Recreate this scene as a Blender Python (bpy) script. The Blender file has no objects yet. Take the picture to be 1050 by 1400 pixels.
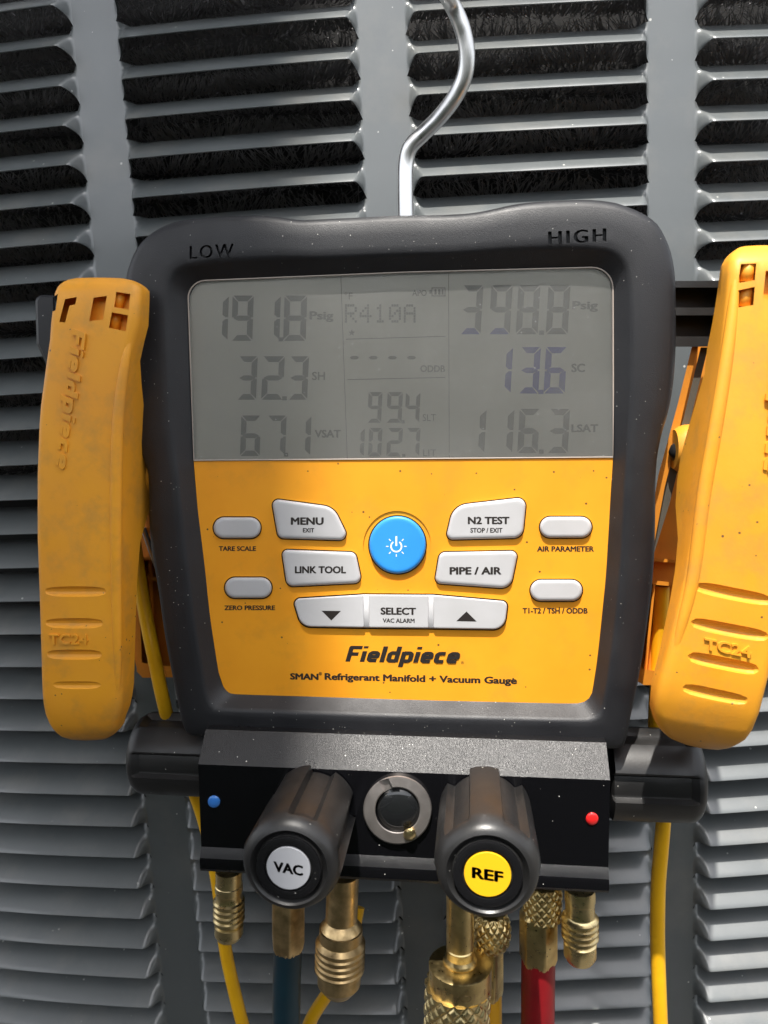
import bpy, bmesh, math, random
import numpy as np
from mathutils import Vector, Matrix, Quaternion
random.seed(7); rng = np.random.default_rng(7)
S = bpy.context.scene
C = S.collection
R = math.radians
MM = 0.001

# ------------------------------------------------------------------ camera
FPX = 1050.0
CAMD = 290.0                      # camera is 290 mm in front of the faceplate
def cam_axes(vx=642, vy=590, rho=0.001):
    n = Vector(((vx-525)/FPX, (700-vy)/FPX, -1)).normalized()
    z = Vector((rho, 1, 0)); z = (z - n*z.dot(n)).normalized()
    x = n.cross(z)
    return Matrix((x, n, z)).transposed()      # columns = world axes seen by the camera
MC = cam_axes()
cam = bpy.data.cameras.new('camera'); camo = bpy.data.objects.new('camera', cam); C.objects.link(camo)
camo.matrix_world = Matrix.Translation((0, -CAMD*MM, 0)) @ MC.transposed().to_4x4()
cam.sensor_fit = 'VERTICAL'; cam.sensor_height = 24; cam.lens = 18
cam.clip_start = 0.01; cam.clip_end = 60
cam.dof.use_dof = True; cam.dof.focus_distance = 0.30; cam.dof.aperture_fstop = 11
S.camera = camo

# ------------------------------------------------------------------ light
SUN_EL = 65; SUN_AZ = 8          # degrees; azimuth: to the left of straight in front
w = bpy.data.worlds.new('World'); S.world = w; w.use_nodes = True
nt = w.node_tree; bg = nt.nodes['Background']
sky = nt.nodes.new('ShaderNodeTexSky'); sky.sky_type = 'NISHITA'; sky.sun_disc = False
sky.sun_elevation = R(SUN_EL); sky.sun_rotation = R(180+SUN_AZ); sky.dust_density = 2.0
hs = nt.nodes.new('ShaderNodeHueSaturation'); hs.inputs['Saturation'].default_value = .22   # hazy, nearly white sky
nt.links.new(sky.outputs[0], hs.inputs['Color']); nt.links.new(hs.outputs[0], bg.inputs[0]); bg.inputs[1].default_value = 0.15
sun = bpy.data.lights.new('sun', 'SUN'); sun.energy = 3.5; sun.angle = R(0.6); sun.color = (1, .95, .88)
suno = bpy.data.objects.new('sun', sun); C.objects.link(suno)
SDIR = Vector((-math.sin(R(SUN_AZ))*math.cos(R(SUN_EL)), -math.cos(R(SUN_AZ))*math.cos(R(SUN_EL)), math.sin(R(SUN_EL))))
suno.rotation_euler = SDIR.to_track_quat('Z', 'Y').to_euler(); suno.location = SDIR*3
S.view_settings.view_transform = 'Standard'; S.view_settings.look = 'None'
S.view_settings.exposure = 1.2; S.view_settings.gamma = 1

# ------------------------------------------------------------------ helpers
def P(px, py, Y=0.0):
    """point (mm) seen at photo pixel px,py on the upright plane Y mm behind the faceplate"""
    d = MC.transposed() @ Vector(((px-525)/FPX, (700-py)/FPX, -1))
    t = (CAMD+Y)/d.y
    return Vector((d.x*t, Y, d.z*t))
def tag(o, label=None, cat=None, group=None, kind=None):
    if label: o['label'] = label
    if cat: o['category'] = cat
    if group: o['group'] = group
    if kind: o['kind'] = kind
    return o
def empty(name, loc_mm, label=None, cat=None, group=None, kind=None):
    o = bpy.data.objects.new(name, None); o.location = Vector(loc_mm)*MM; o.empty_display_size = .01
    C.objects.link(o); tag(o, label, cat, group, kind); return o
def put(name, me, mat, parent=None):
    o = bpy.data.objects.new(name, me); C.objects.link(o)
    if mat is not None:
        me.materials.clear(); me.materials.append(mat)
    if parent is not None:
        o.parent = parent
        m = Matrix.Translation(parent.location) if parent.type == 'EMPTY' else Matrix.Identity(4)
        o.matrix_parent_inverse = m.inverted()
    return o
def mesh(name, verts, faces, smooth=True, sharp=None):
    me = bpy.data.meshes.new(name)
    me.from_pydata([(v[0]*MM, v[1]*MM, v[2]*MM) for v in verts], [], faces)
    bm = bmesh.new(); bm.from_mesh(me)
    bmesh.ops.recalc_face_normals(bm, faces=bm.faces[:])
    if smooth and sharp is not None:
        for e in bm.edges:
            if len(e.link_faces) == 2 and e.calc_face_angle(0) > R(sharp): e.smooth = False
    bm.to_mesh(me); bm.free()
    if smooth:
        for p in me.polygons: p.use_smooth = True
    return me
class MB:
    def __init__(s): s.v = []; s.f = []
    def add(s, vs, fs):
        n = len(s.v); s.v += [tuple(v) for v in vs]; s.f += [tuple(i+n for i in f) for f in fs]; return s
    def loft(s, loops, cap0=True, cap1=True, closed=True):
        n = len(loops[0]); vs = [p for l in loops for p in l]; fs = []
        for i in range(len(loops)-1):
            for j in range(n if closed else n-1):
                k = (j+1) % n
                fs.append((i*n+j, i*n+k, (i+1)*n+k, (i+1)*n+j))
        if cap0: fs.append(tuple(range(n)))
        if cap1: fs.append(tuple((len(loops)-1)*n+j for j in range(n)))
        return s.add(vs, fs)
    def box(s, a, b, bev=0.0):
        x0, x1 = sorted((a[0], b[0])); y0, y1 = sorted((a[1], b[1])); z0, z1 = sorted((a[2], b[2]))
        r = bev
        def ring(i, y): 
            pts = []
            for cx, cz, a0 in ((x1-r, z1-r, 0), (x0+r, z1-r, 90), (x0+r, z0+r, 180), (x1-r, z0+r, 270)):
                for k in range(3):
                    t = R(a0+k*45); pts.append((cx+(r-i)*math.cos(t), y, cz+(r-i)*math.sin(t)))
            return pts
        if r <= 0:
            q = lambda y: [(x0, y, z0), (x1, y, z0), (x1, y, z1), (x0, y, z1)]
            return s.loft([q(y0), q(y1)])
        return s.loft([ring(r*.9, y0), ring(r*.3, y0+r*.3), ring(0, y0+r), ring(0, y1-r), ring(r*.3, y1-r*.3), ring(r*.9, y1)])
    def quadbox(s, c, Y0, Y1, inset=0.0):
        """solid with outline c (pixel points) between depths"""
        return s.loft([[P(x, y, Y0) for x, y in c], [P(x, y, Y1) for x, y in c]])
    def build(s, name, mat, parent=None, smooth=True, sharp=35):
        return put(name, mesh(name, s.v, s.f, smooth, sharp), mat, parent)
def tube_loops(pts, rad, n=16):
    pts = [Vector(p) for p in pts]; loops = []; up = None
    for i, p in enumerate(pts):
        t = (pts[min(i+1, len(pts)-1)]-pts[max(i-1, 0)]).normalized()
        if up is None:
            up = t.orthogonal().normalized()
        up = (up - t*up.dot(t)).normalized(); b = t.cross(up)
        r = rad[i] if isinstance(rad, (list, tuple)) else rad
        loops.append([p + (up*math.cos(2*math.pi*k/n)+b*math.sin(2*math.pi*k/n))*r for k in range(n)])
    return loops
def catmull(pts, per=8, closed=False):
    pts = [Vector(p) for p in pts]; n = len(pts); out = []
    rngi = range(n) if closed else range(n-1)
    for i in rngi:
        g = (lambda k: pts[k % n]) if closed else (lambda k: pts[max(0, min(n-1, k))])
        p0, p1, p2, p3 = g(i-1), g(i), g(i+1), g(i+2)
        for k in range(per):
            t = k/per
            out.append(.5*((2*p1)+(p2-p0)*t+(2*p0-5*p1+4*p2-p3)*t*t+(3*p1-p0-3*p2+p3)*t**3))
    if not closed: out.append(pts[-1])
    return out
def rpoly(cs, seg=7):
    """polygon (pixel corners x,y,r) with rounded corners"""
    n = len(cs); out = []
    for i in range(n):
        x, y = cs[i][:2]; r = cs[i][2] if len(cs[i]) > 2 else 0
        p = Vector((x, y)); a = Vector(cs[i-1][:2]); b = Vector(cs[(i+1) % n][:2])
        if r <= 0: out.append((x, y)); continue
        u = (a-p).normalized(); v = (b-p).normalized()
        h = math.acos(max(-1, min(1, u.dot(v))))/2
        d = r/math.tan(h); d = min(d, (a-p).length*.499, (b-p).length*.499); r2 = d*math.tan(h)
        c = p+(u+v).normalized()*(r2/math.sin(h))
        a0 = (p+u*d)-c; a1 = (p+v*d)-c
        t0 = math.atan2(a0.y, a0.x); t1 = math.atan2(a1.y, a1.x); dt = (t1-t0+math.pi) % (2*math.pi)-math.pi
        for k in range(seg+1):
            t = t0+dt*k/seg; out.append((c.x+r2*math.cos(t), c.y+r2*math.sin(t)))
    return out
def offset(pts, d):
    """grow (d>0) a pixel outline along its vertex normals"""
    n = len(pts); out = []; A = sum(pts[i][0]*pts[(i+1) % n][1]-pts[(i+1) % n][0]*pts[i][1] for i in range(n))
    s = 1 if A > 0 else -1
    for i in range(n):
        a = Vector(pts[i-1]); b = Vector(pts[(i+1) % n]); t = (b-a)
        if t.length < 1e-6: t = Vector((1, 0))
        t.normalize(); out.append((pts[i][0]+t.y*d*s, pts[i][1]-t.x*d*s))
    return out
def circ(cx, cy, rx, ry=None, n=40, rot=0):
    ry = ry or rx
    return [(cx+rx*math.cos(2*math.pi*k/n), cy+ry*math.sin(2*math.pi*k/n)) for k in range(n)]
def lathe(prof, top, bot, n=40, fr=None):
    """prof: list of (t along top->bot, radius mm); fr(theta, t) multiplies radius"""
    top = Vector(top); bot = Vector(bot); ax = (bot-top); t = ax.normalized(); u = t.orthogonal().normalized()
    if abs(t.z) > .5: u = (Vector((1, 0, 0))-t*t.x).normalized()
    b = t.cross(u); loops = []
    for s, r in prof:
        c = top+ax*s
        loops.append([c+(u*math.cos(2*math.pi*k/n)+b*math.sin(2*math.pi*k/n))*(r*(fr(2*math.pi*k/n, s) if fr else 1)) for k in range(n)])
    return MB().loft(loops)
def one_text(s, shear=0.0, extrude=0.0, space=1.0):
    cu = bpy.data.curves.new('t', 'FONT'); cu.body = s; cu.size = 1; cu.shear = shear
    cu.extrude = extrude; cu.space_character = space; cu.resolution_u = 3; cu.fill_mode = 'BOTH'
    o = bpy.data.objects.new('t', cu); C.objects.link(o)
    bpy.context.view_layer.update()
    me = bpy.data.meshes.new_from_object(o.evaluated_get(bpy.context.evaluated_depsgraph_get()))
    bpy.data.objects.remove(o); bpy.data.curves.remove(cu)
    return me
def path_len(): pass
LOGO = {  # heavy squared letters as stroke paths: (advance, [paths])
 'F': (1.0, [[(.15, 0), (.15, 1.33), (.92, 1.33)], [(.15, .72), (.76, .72)]]),
 'i': (.42, [[(.15, 0), (.15, 1.0)], [(.15, 1.27), (.15, 1.47)]]),
 'l': (.42, [[(.15, 0), (.15, 1.47)]]),
 'e': (.92, [[(.70, .13), (.27, .13), (.15, .25), (.15, .75), (.27, .87), (.56, .87), (.67, .76), (.67, .50), (.20, .50)]]),
 'c': (.86, [[(.68, .87), (.27, .87), (.15, .75), (.15, .25), (.27, .13), (.68, .13)]]),
 'd': (.95, [[(.69, 0), (.69, 1.47)], [(.69, .13), (.27, .13), (.15, .25), (.15, .75), (.27, .87), (.69, .87)]]),
 'p': (.95, [[(.15, -.42), (.15, 1.0)], [(.15, .87), (.57, .87), (.69, .75), (.69, .25), (.57, .13), (.15, .13)]])}
def logo_mesh(s, shear, extrude, t=.325):
    vs, fs = [], []; x0 = 0; step = [0]
    def solid(poly):
        step[0] += 1; z1 = (.5+step[0]*.0015) if extrude else step[0]*.004
        n = len(poly); b = len(vs)
        if extrude:
            for z in (-.5, z1): vs.extend([(x+y*shear, y, z) for x, y in poly])
            fs.append(tuple(range(b, b+n))); fs.append(tuple(range(b+n, b+2*n)))
            for k in range(n): fs.append((b+k, b+(k+1) % n, b+n+(k+1) % n, b+n+k))
        else:
            vs.extend([(x+y*shear, y, z1) for x, y in poly]); fs.append(tuple(range(b, b+n)))
    for ch in s:
        adv, paths = LOGO[ch]
        for p in paths:
            for k in range(len(p)-1):
                a = Vector(p[k]); c = Vector(p[k+1]); d = (c-a).normalized(); nn = Vector((-d.y, d.x))*t/2
                solid([(q.x+x0, q.y) for q in (a-nn, c-nn, c+nn, a+nn)])
            for k in range(1, len(p)-1):
                solid([(p[k][0]+x0+t/2*math.cos(w*math.pi/5), p[k][1]+t/2*math.sin(w*math.pi/5)) for w in range(10)])
        x0 += adv+.02
    me = bpy.data.meshes.new('logo'); me.from_pydata(vs, [], fs); return me
def text_mesh(s, offs=0.0, shear=0.0, extrude=0.0, space=1.0):
    """lettering; offs thickens the strokes with slightly shifted copies, each a hair above the last"""
    if s == 'Fieldpiece': return logo_mesh(s, shear, extrude)
    base = one_text(s, shear, extrude, space)
    offs *= 2.1; sh = [(0, 0)] if offs <= 0 else [(0, 0)]+[(offs*math.cos(a*math.pi/4), offs*.7*math.sin(a*math.pi/4)) for a in range(8)]
    V_ = [v.co.copy() for v in base.vertices]; F_ = [tuple(p.vertices) for p in base.polygons]; vs, fs = [], []
    for i, (a, b) in enumerate(sh):
        n = len(vs)
        for v in V_: vs.append((v.x+a, v.y+b, v.z+(i*.003 if not extrude else (i*.004 if v.z > 0 else 0))))
        fs += [tuple(q+n for q in f) for f in F_]
    me = bpy.data.meshes.new('t'); me.from_pydata(vs, [], fs); bpy.data.meshes.remove(base); return me
def text(name, s, cx, cy, wpx, hpx, Y, mat, parent, slope=0.0, offs=0.0, shear=0.0, raise_mm=0.0, vertical=None, space=1.0, ret=False):
    """flat or raised lettering fitted to a pixel box; vertical = (x0,y0,x1,y1) baseline for rotated lettering"""
    me = text_mesh(s, offs, shear, 0.5 if raise_mm else 0.0, space)
    xs = [v.co.x for v in me.vertices]; ys = [v.co.y for v in me.vertices]
    x0, x1, y0, y1 = min(xs), max(xs), min(ys), max(ys)
    if vertical:
        ax, ay, bx, by = vertical
        a = P(ax, ay, Y); b = P(bx, by, Y); ex = b-a; ez = Vector((-ex.z, 0, ex.x)).normalized()
        ez = ez*(P(cx, cy, Y)-P(cx+hpx, cy, Y)).length; o = (a+b)/2
    else:
        ex = P(cx+wpx/2, cy+slope*wpx/2, Y)-P(cx-wpx/2, cy-slope*wpx/2, Y)
        ez = P(cx, cy-hpx/2, Y)-P(cx, cy+hpx/2, Y); o = P(cx, cy, Y)
    for v in me.vertices:
        u = (v.co.x-x0)/(x1-x0)-.5; t = (v.co.y-y0)/(y1-y0)-.5
        q = o+ex*u+ez*t
        if not raise_mm: q.y = Y-v.co.z
        if raise_mm: q.y = Y-raise_mm*(v.co.z+.5)/1.0
        v.co = q*MM
    bm = bmesh.new(); bm.from_mesh(me)
    if raise_mm: bmesh.ops.recalc_face_normals(bm, faces=bm.faces[:])
    if not raise_mm:
        for f in bm.faces:
            if f.normal.y > 0: f.normal_flip()
    bm.to_mesh(me); bm.free()
    if ret: return me
    return put(name, me, mat, parent)
def boolean(o, cutters, op='DIFFERENCE'):
    """cut a list of MB solids out of o"""
    tmp = []
    for c in cutters:
        me = c if isinstance(c, bpy.types.Mesh) else mesh('cut', c.v, c.f, False)
        k = bpy.data.objects.new('cut', me); C.objects.link(k); tmp.append(k)
        m = o.modifiers.new('b', 'BOOLEAN'); m.operation = op; m.object = k; m.solver = 'EXACT'
    bpy.context.view_layer.update()
    dg = bpy.context.evaluated_depsgraph_get()
    me = bpy.data.meshes.new_from_object(o.evaluated_get(dg)); o.modifiers.clear()
    if len(me.polygons) > 10:
        mats = [m for m in o.data.materials]; o.data = me; me.materials.clear()
        for m in mats[:1]: me.materials.append(m)
        for p in me.polygons: p.material_index = 0
    else: print('BOOLEAN FAILED', o.name)
    for k in tmp: bpy.data.objects.remove(k)
    return o

# ------------------------------------------------------------------ materials
def mat(name, col, rough=.5, metal=0.0, col2=None, nscale=40.0, mix=(.35, .7), bump=0.0, bscale=3000.0,
        specks=0.0, speck_col=(.55, .54, .5), speck_scale=700.0, speck_size=.16, coat=0.0, rough2=None, spec=.5, bdist=.0003, grime=None, gscale=60, gmix=(.5, .75), stretch=None):
    m = bpy.data.materials.new(name); m.use_nodes = True; t = m.node_tree; N = t.nodes; L = t.links
    b = N['Principled BSDF']; b.inputs['Roughness'].default_value = rough; b.inputs['Metallic'].default_value = metal
    b.inputs['Coat Weight'].default_value = coat; b.inputs['Coat Roughness'].default_value = .12
    b.inputs['Specular IOR Level'].default_value = spec
    g = N.new('ShaderNodeNewGeometry'); pos = g.outputs['Position']
    if stretch:
        mp = N.new('ShaderNodeMapping'); mp.inputs['Scale'].default_value = stretch; L.new(pos, mp.inputs['Vector']); pos = mp.outputs[0]
    def noise(sc, det=4, ro=.55):
        n = N.new('ShaderNodeTexNoise'); n.inputs['Scale'].default_value = sc; n.inputs['Detail'].default_value = det
        n.inputs['Roughness'].default_value = ro; L.new(pos, n.inputs['Vector']); return n.outputs['Fac']
    def ramp(f, a, c):
        r = N.new('ShaderNodeMapRange'); r.inputs['From Min'].default_value = a; r.inputs['From Max'].default_value = c
        L.new(f, r.inputs['Value']); return r.outputs[0]
    def mixc(f, A, B):
        x = N.new('ShaderNodeMix'); x.data_type = 'RGBA'; L.new(f, x.inputs['Factor'])
        for sk, v in ((x.inputs['A'], A), (x.inputs['B'], B)):
            if isinstance(v, tuple): sk.default_value = (*v, 1)
            else: L.new(v, sk)
        return x.outputs['Result']
    c = tuple(col)
    if col2: c = mixc(ramp(noise(nscale), *mix), c, tuple(col2))
    if grime: c = mixc(ramp(noise(gscale, 8, .65), *gmix), c, tuple(grime))
    if specks > 0:
        v = N.new('ShaderNodeTexVoronoi'); v.inputs['Scale'].default_value = speck_scale; L.new(g.outputs['Position'], v.inputs['Vector'])
        sp = N.new('ShaderNodeSeparateColor'); L.new(v.outputs['Color'], sp.inputs[0])
        pw = N.new('ShaderNodeMath'); pw.operation = 'POWER'; L.new(sp.outputs[1], pw.inputs[0]); pw.inputs[1].default_value = 2.2
        sz = N.new('ShaderNodeMapRange'); L.new(pw.outputs[0], sz.inputs['Value']); sz.inputs['To Min'].default_value = speck_size*.45; sz.inputs['To Max'].default_value = speck_size*1.8
        lt = N.new('ShaderNodeMath'); lt.operation = 'LESS_THAN'; L.new(v.outputs['Distance'], lt.inputs[0]); L.new(sz.outputs[0], lt.inputs[1])
        cl = ramp(noise(45, 5, .7), .38, .72); cm = N.new('ShaderNodeMath'); cm.operation = 'MULTIPLY'; L.new(cl, cm.inputs[0]); cm.inputs[1].default_value = specks*2.2
        gt = N.new('ShaderNodeMath'); gt.operation = 'LESS_THAN'; L.new(sp.outputs[0], gt.inputs[0]); L.new(cm.outputs[0], gt.inputs[1])
        mu = N.new('ShaderNodeMath'); mu.operation = 'MULTIPLY'; L.new(lt.outputs[0], mu.inputs[0]); L.new(gt.outputs[0], mu.inputs[1])
        c = mixc(mu.outputs[0], c, tuple(speck_col))
    if isinstance(c, tuple): b.inputs['Base Color'].default_value = (*c, 1)
    else: L.new(c, b.inputs['Base Color'])
    if rough2 is not None:
        r = N.new('ShaderNodeMapRange'); r.inputs['From Min'].default_value = .3; r.inputs['From Max'].default_value = .7
        r.inputs['To Min'].default_value = rough; r.inputs['To Max'].default_value = rough2
        L.new(noise(nscale*2.3, 6, .6), r.inputs['Value']); L.new(r.outputs[0], b.inputs['Roughness'])
    if bump > 0:
        bp = N.new('ShaderNodeBump'); bp.inputs['Strength'].default_value = bump; bp.inputs['Distance'].default_value = bdist
        L.new(noise(bscale, 3, .5), bp.inputs['Height']); L.new(bp.outputs[0], b.inputs['Normal'])
    return m
M = {}
M['boot'] = mat('black_rubber_plastic', (.0095, .010, .0125), .42, col2=(.014, .0145, .017), bump=.5, bscale=3200, specks=.10, speck_scale=1000, speck_size=.10, rough2=.55, bdist=.0002)
M['emboss'] = mat('worn_black_letter', (.006, .006, .006), .5)
M['black'] = mat('black_plastic', (.014, .014, .0145), .30, col2=(.019, .0185, .018), bump=.15, bscale=1800, specks=.08, speck_scale=650, speck_size=.12, rough2=.5, bdist=.0002)
M['black_edge'] = mat('gloss_black_plastic', (.008, .008, .009), .25, specks=.10, speck_scale=900, speck_size=.16, speck_col=(.35, .34, .32))
M['anod'] = mat('black_anodised_aluminium', (.005, .005, .006), .27, col2=(.008, .008, .009), bump=.8, bscale=3600, specks=.10, speck_scale=800, speck_size=.13, rough2=.30, bdist=.0002, spec=.5)
M['anod_face'] = mat('gloss_black_anodised_face', (.004, .004, .005), .16, spec=.35, specks=.05, speck_scale=900, speck_size=.11)
M['yellow'] = mat('yellow_faceplate', (.87, .36, .018), .42, col2=(.80, .31, .014), nscale=28, grime=(.58, .27, .03), gscale=48, gmix=(.52, .92), specks=.12, speck_col=(.14, .07, .02), speck_scale=420, speck_size=.10, bump=.06, bscale=2500, bdist=.0001)
M['clamp'] = mat('worn_yellow_nylon', (.80, .345, .018), .42, col2=(.73, .30, .022), nscale=35, grime=(.46, .25, .05), gscale=70, gmix=(.50, .88), specks=.18, speck_col=(.12, .07, .03), speck_scale=380, speck_size=.10, bump=.12, bscale=900, bdist=.0003, rough2=.6)
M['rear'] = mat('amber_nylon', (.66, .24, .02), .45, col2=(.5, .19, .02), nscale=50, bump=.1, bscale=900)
M['pad'] = mat('grey_rubber_pad', (.10, .09, .07), .6, col2=(.07, .065, .05))
M['button'] = mat('light_grey_rubber', (.50, .50, .51), .45, col2=(.46, .46, .465), nscale=60, specks=.02, speck_col=(.15, .12, .09), speck_scale=500, speck_size=.08, bump=.08, bscale=3000, bdist=.0001)
M['blue'] = mat('blue_rubber', (.035, .30, .78), .42, col2=(.03, .27, .72), bump=.08, bscale=3000, bdist=.0001)
M['ink'] = mat('black_print', (.014, .010, .008), .6)
M['white'] = mat('white_print', (.85, .87, .9), .5)
M['steel'] = mat('polished_steel_rod', (.82, .82, .81), .26, 1.0, col2=(.7, .7, .7), nscale=120, rough2=.4, bump=.08, bscale=600, stretch=(1, 1, .15))
M['paint'] = mat('grey_painted_steel', (.108, .119, .122), .32, spec=.9, coat=.4, col2=(.092, .103, .106), nscale=22, rough2=.42, grime=(.165, .163, .15), gscale=30, gmix=(.5, .9), specks=.10, speck_scale=300, speck_size=.10, speck_col=(.5, .5, .47), bump=.05, bscale=300, bdist=.0002)
M['fin'] = mat('dark_aluminium_spines', (.27, .262, .268), .55, .15, col2=(.38, .36, .37), nscale=300)
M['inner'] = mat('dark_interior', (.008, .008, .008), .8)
M['brass'] = mat('brass', (.90, .70, .33), .25, 1.0, col2=(.62, .46, .21), nscale=160, rough2=.40, specks=.08, speck_scale=900, speck_size=.2, speck_col=(.12, .07, .03), bump=.1, bscale=500)
M['brass_dark'] = mat('tarnished_brass', (.82, .60, .31), .28, 1.0, col2=(.50, .35, .17), nscale=200, rough2=.5, bump=.1, bscale=700)
M['brass_bright'] = mat('pale_brass', (.97, .79, .42), .24, 1.0, col2=(.78, .60, .30), nscale=150, rough2=.36)
M['hose_teal'] = mat('teal_hose_rubber', (.008, .034, .05), .42, col2=(.008, .026, .04), nscale=60, bump=.15, bscale=700)
M['hose_red'] = mat('red_hose_rubber', (.24, .006, .010), .40, col2=(.17, .006, .009), nscale=60, bump=.15, bscale=700, specks=.04, speck_col=(.1, .03, .03))
M['hose_yellow'] = mat('yellow_hose_rubber', (.78, .40, .02), .4, col2=(.7, .34, .02))
M['cable'] = mat('yellow_cable_jacket', (.85, .46, .01), .33, col2=(.78, .40, .01), nscale=80)
M['ring'] = mat('brown_nickel_ring', (.62, .58, .55), .36, .9, col2=(.48, .44, .42), nscale=90, rough2=.5, specks=.05, speck_scale=900)
M['sight'] = mat('dark_sight_glass', (.012, .013, .014), .08, coat=.5)
M['ref'] = mat('yellow_label', (.88, .50, .012), .4)
M['vac'] = mat('grey_label', (.42, .43, .46), .4)
M['dotb'] = mat('blue_dot_paint', (.04, .20, .62), .25, coat=.5)
M['dotr'] = mat('red_dot_paint', (.75, .02, .02), .25, coat=.5)
M['rim'] = mat('pale_window_edge', (.42, .36, .31), .35)
M['concrete'] = mat('dark_soil', (.075, .07, .06), .9, col2=(.05, .045, .04), nscale=4)
M['added_light_block'] = mat('dark_added_block', (.035, .05, .025), .8, col2=(.05, .06, .03), nscale=6)
M['lcd'] = mat('lcd_background', (.53, .505, .42), .35, col2=(.50, .48, .40), nscale=9)
M['seg'] = mat('lcd_segment', (.15, .145, .12), .4, col2=(.19, .18, .15), nscale=60)
M['seg_blue'] = mat('lcd_segment_blue', (.06, .06, .26), .4, col2=(.08, .08, .22), nscale=50)
def glass_mat():
    m = bpy.data.materials.new('scratched_clear_window'); m.use_nodes = True; t = m.node_tree; N = t.nodes; L = t.links
    N.remove(N['Principled BSDF']); out = N['Material Output']
    tr = N.new('ShaderNodeBsdfTransparent'); gl = N.new('ShaderNodeBsdfGlossy'); gl.inputs['Roughness'].default_value = .07
    df = N.new('ShaderNodeBsdfDiffuse'); df.inputs['Color'].default_value = (.62, .62, .6, 1)
    fr = N.new('ShaderNodeFresnel'); fr.inputs['IOR'].default_value = 1.5
    g = N.new('ShaderNodeNewGeometry')
    n = N.new('ShaderNodeTexNoise'); n.inputs['Scale'].default_value = 26; n.inputs['Detail'].default_value = 7; L.new(g.outputs['Position'], n.inputs['Vector'])
    mr = N.new('ShaderNodeMapRange'); mr.inputs['From Min'].default_value = .4; mr.inputs['From Max'].default_value = .8; mr.inputs['To Min'].default_value = .09; mr.inputs['To Max'].default_value = .16
    L.new(n.outputs['Fac'], mr.inputs['Value'])
    # dust specks and hair scratches
    v = N.new('ShaderNodeTexVoronoi'); v.inputs['Scale'].default_value = 800; L.new(g.outputs['Position'], v.inputs['Vector'])
    a = N.new('ShaderNodeMath'); a.operation = 'LESS_THAN'; a.inputs[1].default_value = .17; L.new(v.outputs['Distance'], a.inputs[0])
    sc = N.new('ShaderNodeSeparateColor'); L.new(v.outputs['Color'], sc.inputs[0])
    b = N.new('ShaderNodeMath'); b.operation = 'LESS_THAN'; b.inputs[1].default_value = .035; L.new(sc.outputs[0], b.inputs[0])
    c = N.new('ShaderNodeMath'); c.operation = 'MULTIPLY'; L.new(a.outputs[0], c.inputs[0]); L.new(b.outputs[0], c.inputs[1])
    mp = N.new('ShaderNodeMapping'); mp.inputs['Rotation'].default_value = (0, R(37), 0); mp.inputs['Scale'].default_value = (30, 1, 900); L.new(g.outputs['Position'], mp.inputs[0])
    n2 = N.new('ShaderNodeTexNoise'); n2.inputs['Scale'].default_value = 1; n2.inputs['Detail'].default_value = 2; L.new(mp.outputs[0], n2.inputs['Vector'])
    s2 = N.new('ShaderNodeMath'); s2.operation = 'GREATER_THAN'; s2.inputs[1].default_value = .80; L.new(n2.outputs['Fac'], s2.inputs[0])
    mx = N.new('ShaderNodeMath'); mx.operation = 'MAXIMUM'; L.new(c.outputs[0], mx.inputs[0]); L.new(s2.outputs[0], mx.inputs[1])
    k = N.new('ShaderNodeMath'); k.operation = 'MULTIPLY'; k.inputs[1].default_value = .7; L.new(mx.outputs[0], k.inputs[0])
    ad = N.new('ShaderNodeMath'); ad.operation = 'ADD'; ad.use_clamp = True; L.new(k.outputs[0], ad.inputs[0]); L.new(mr.outputs[0], ad.inputs[1])
    m1 = N.new('ShaderNodeMixShader'); L.new(ad.outputs[0], m1.inputs[0]); L.new(tr.outputs[0], m1.inputs[1]); L.new(df.outputs[0], m1.inputs[2])
    m2 = N.new('ShaderNodeMixShader'); L.new(fr.outputs[0], m2.inputs[0]); L.new(m1.outputs[0], m2.inputs[1]); L.new(gl.outputs[0], m2.inputs[2])
    L.new(m2.outputs[0], out.inputs[0]); return m
M['glass'] = glass_mat()

# ------------------------------------------------------------------ setting: ground outside, added light blocker
gm = MB().box((-30000, -30000, -960), (30000, 30000, -900)); g = gm.build('ground', M['concrete'], None, False); tag(g, kind='structure')

hm = MB().box((-3000, -1500, -900), (3000, -1150, 330), 40); g = hm.build('added_light_block', M['added_light_block'], None, True); tag(g, kind='structure')  # unseen block added behind the camera to darken reflections and low sky light

# ------------------------------------------------------------------ condenser cabinet with louvred panel
CR = 1700.0; PITCH = 16.5; WOUT = 9.0; HL = 10.7
apx = P(230, 590, 60)
PAN = Matrix.Translation(apx*MM) @ Matrix.Rotation(-0.036, 4, 'Y') @ Matrix.Rotation(0.03, 4, 'X')
cab = empty('condenser_cabinet', (apx.x, 62, -900), 'grey painted steel condenser cabinet with stamped louvres, filling the background behind the gauge', 'air conditioner')
def cyl(s, z, out): 
    a = s/CR
    return ((CR+out)*math.sin(a), CR-(CR+out)*math.cos(a), z)
def pput(name, me, m, parent, arc=0.0, dz=0.0):
    o = bpy.data.objects.new(name, me); C.objects.link(o)
    if not me.materials: me.materials.append(m)
    o.parent = parent
    # turning about the cylinder axis at local (0, CR)
    A = Matrix.Translation((0, CR*MM, 0)) @ Matrix.Rotation(arc/CR, 4, 'Z') @ Matrix.Translation((0, -CR*MM, 0)) @ Matrix.Translation((0, 0, dz*MM))
    o.matrix_parent_inverse = Matrix.Translation(parent.location).inverted()
    o.matrix_basis = PAN @ A
    return o
def arc_at(px):
    lo, hi = -500.0, 500.0
    for _ in range(40):
        s = (lo+hi)/2; q = PAN @ (Vector(cyl(s, 0, 0))*MM); d = P(px, 590, q.y*1000)
        if q.x*1000 < d.x: lo = s
        else: hi = s
    return s
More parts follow.
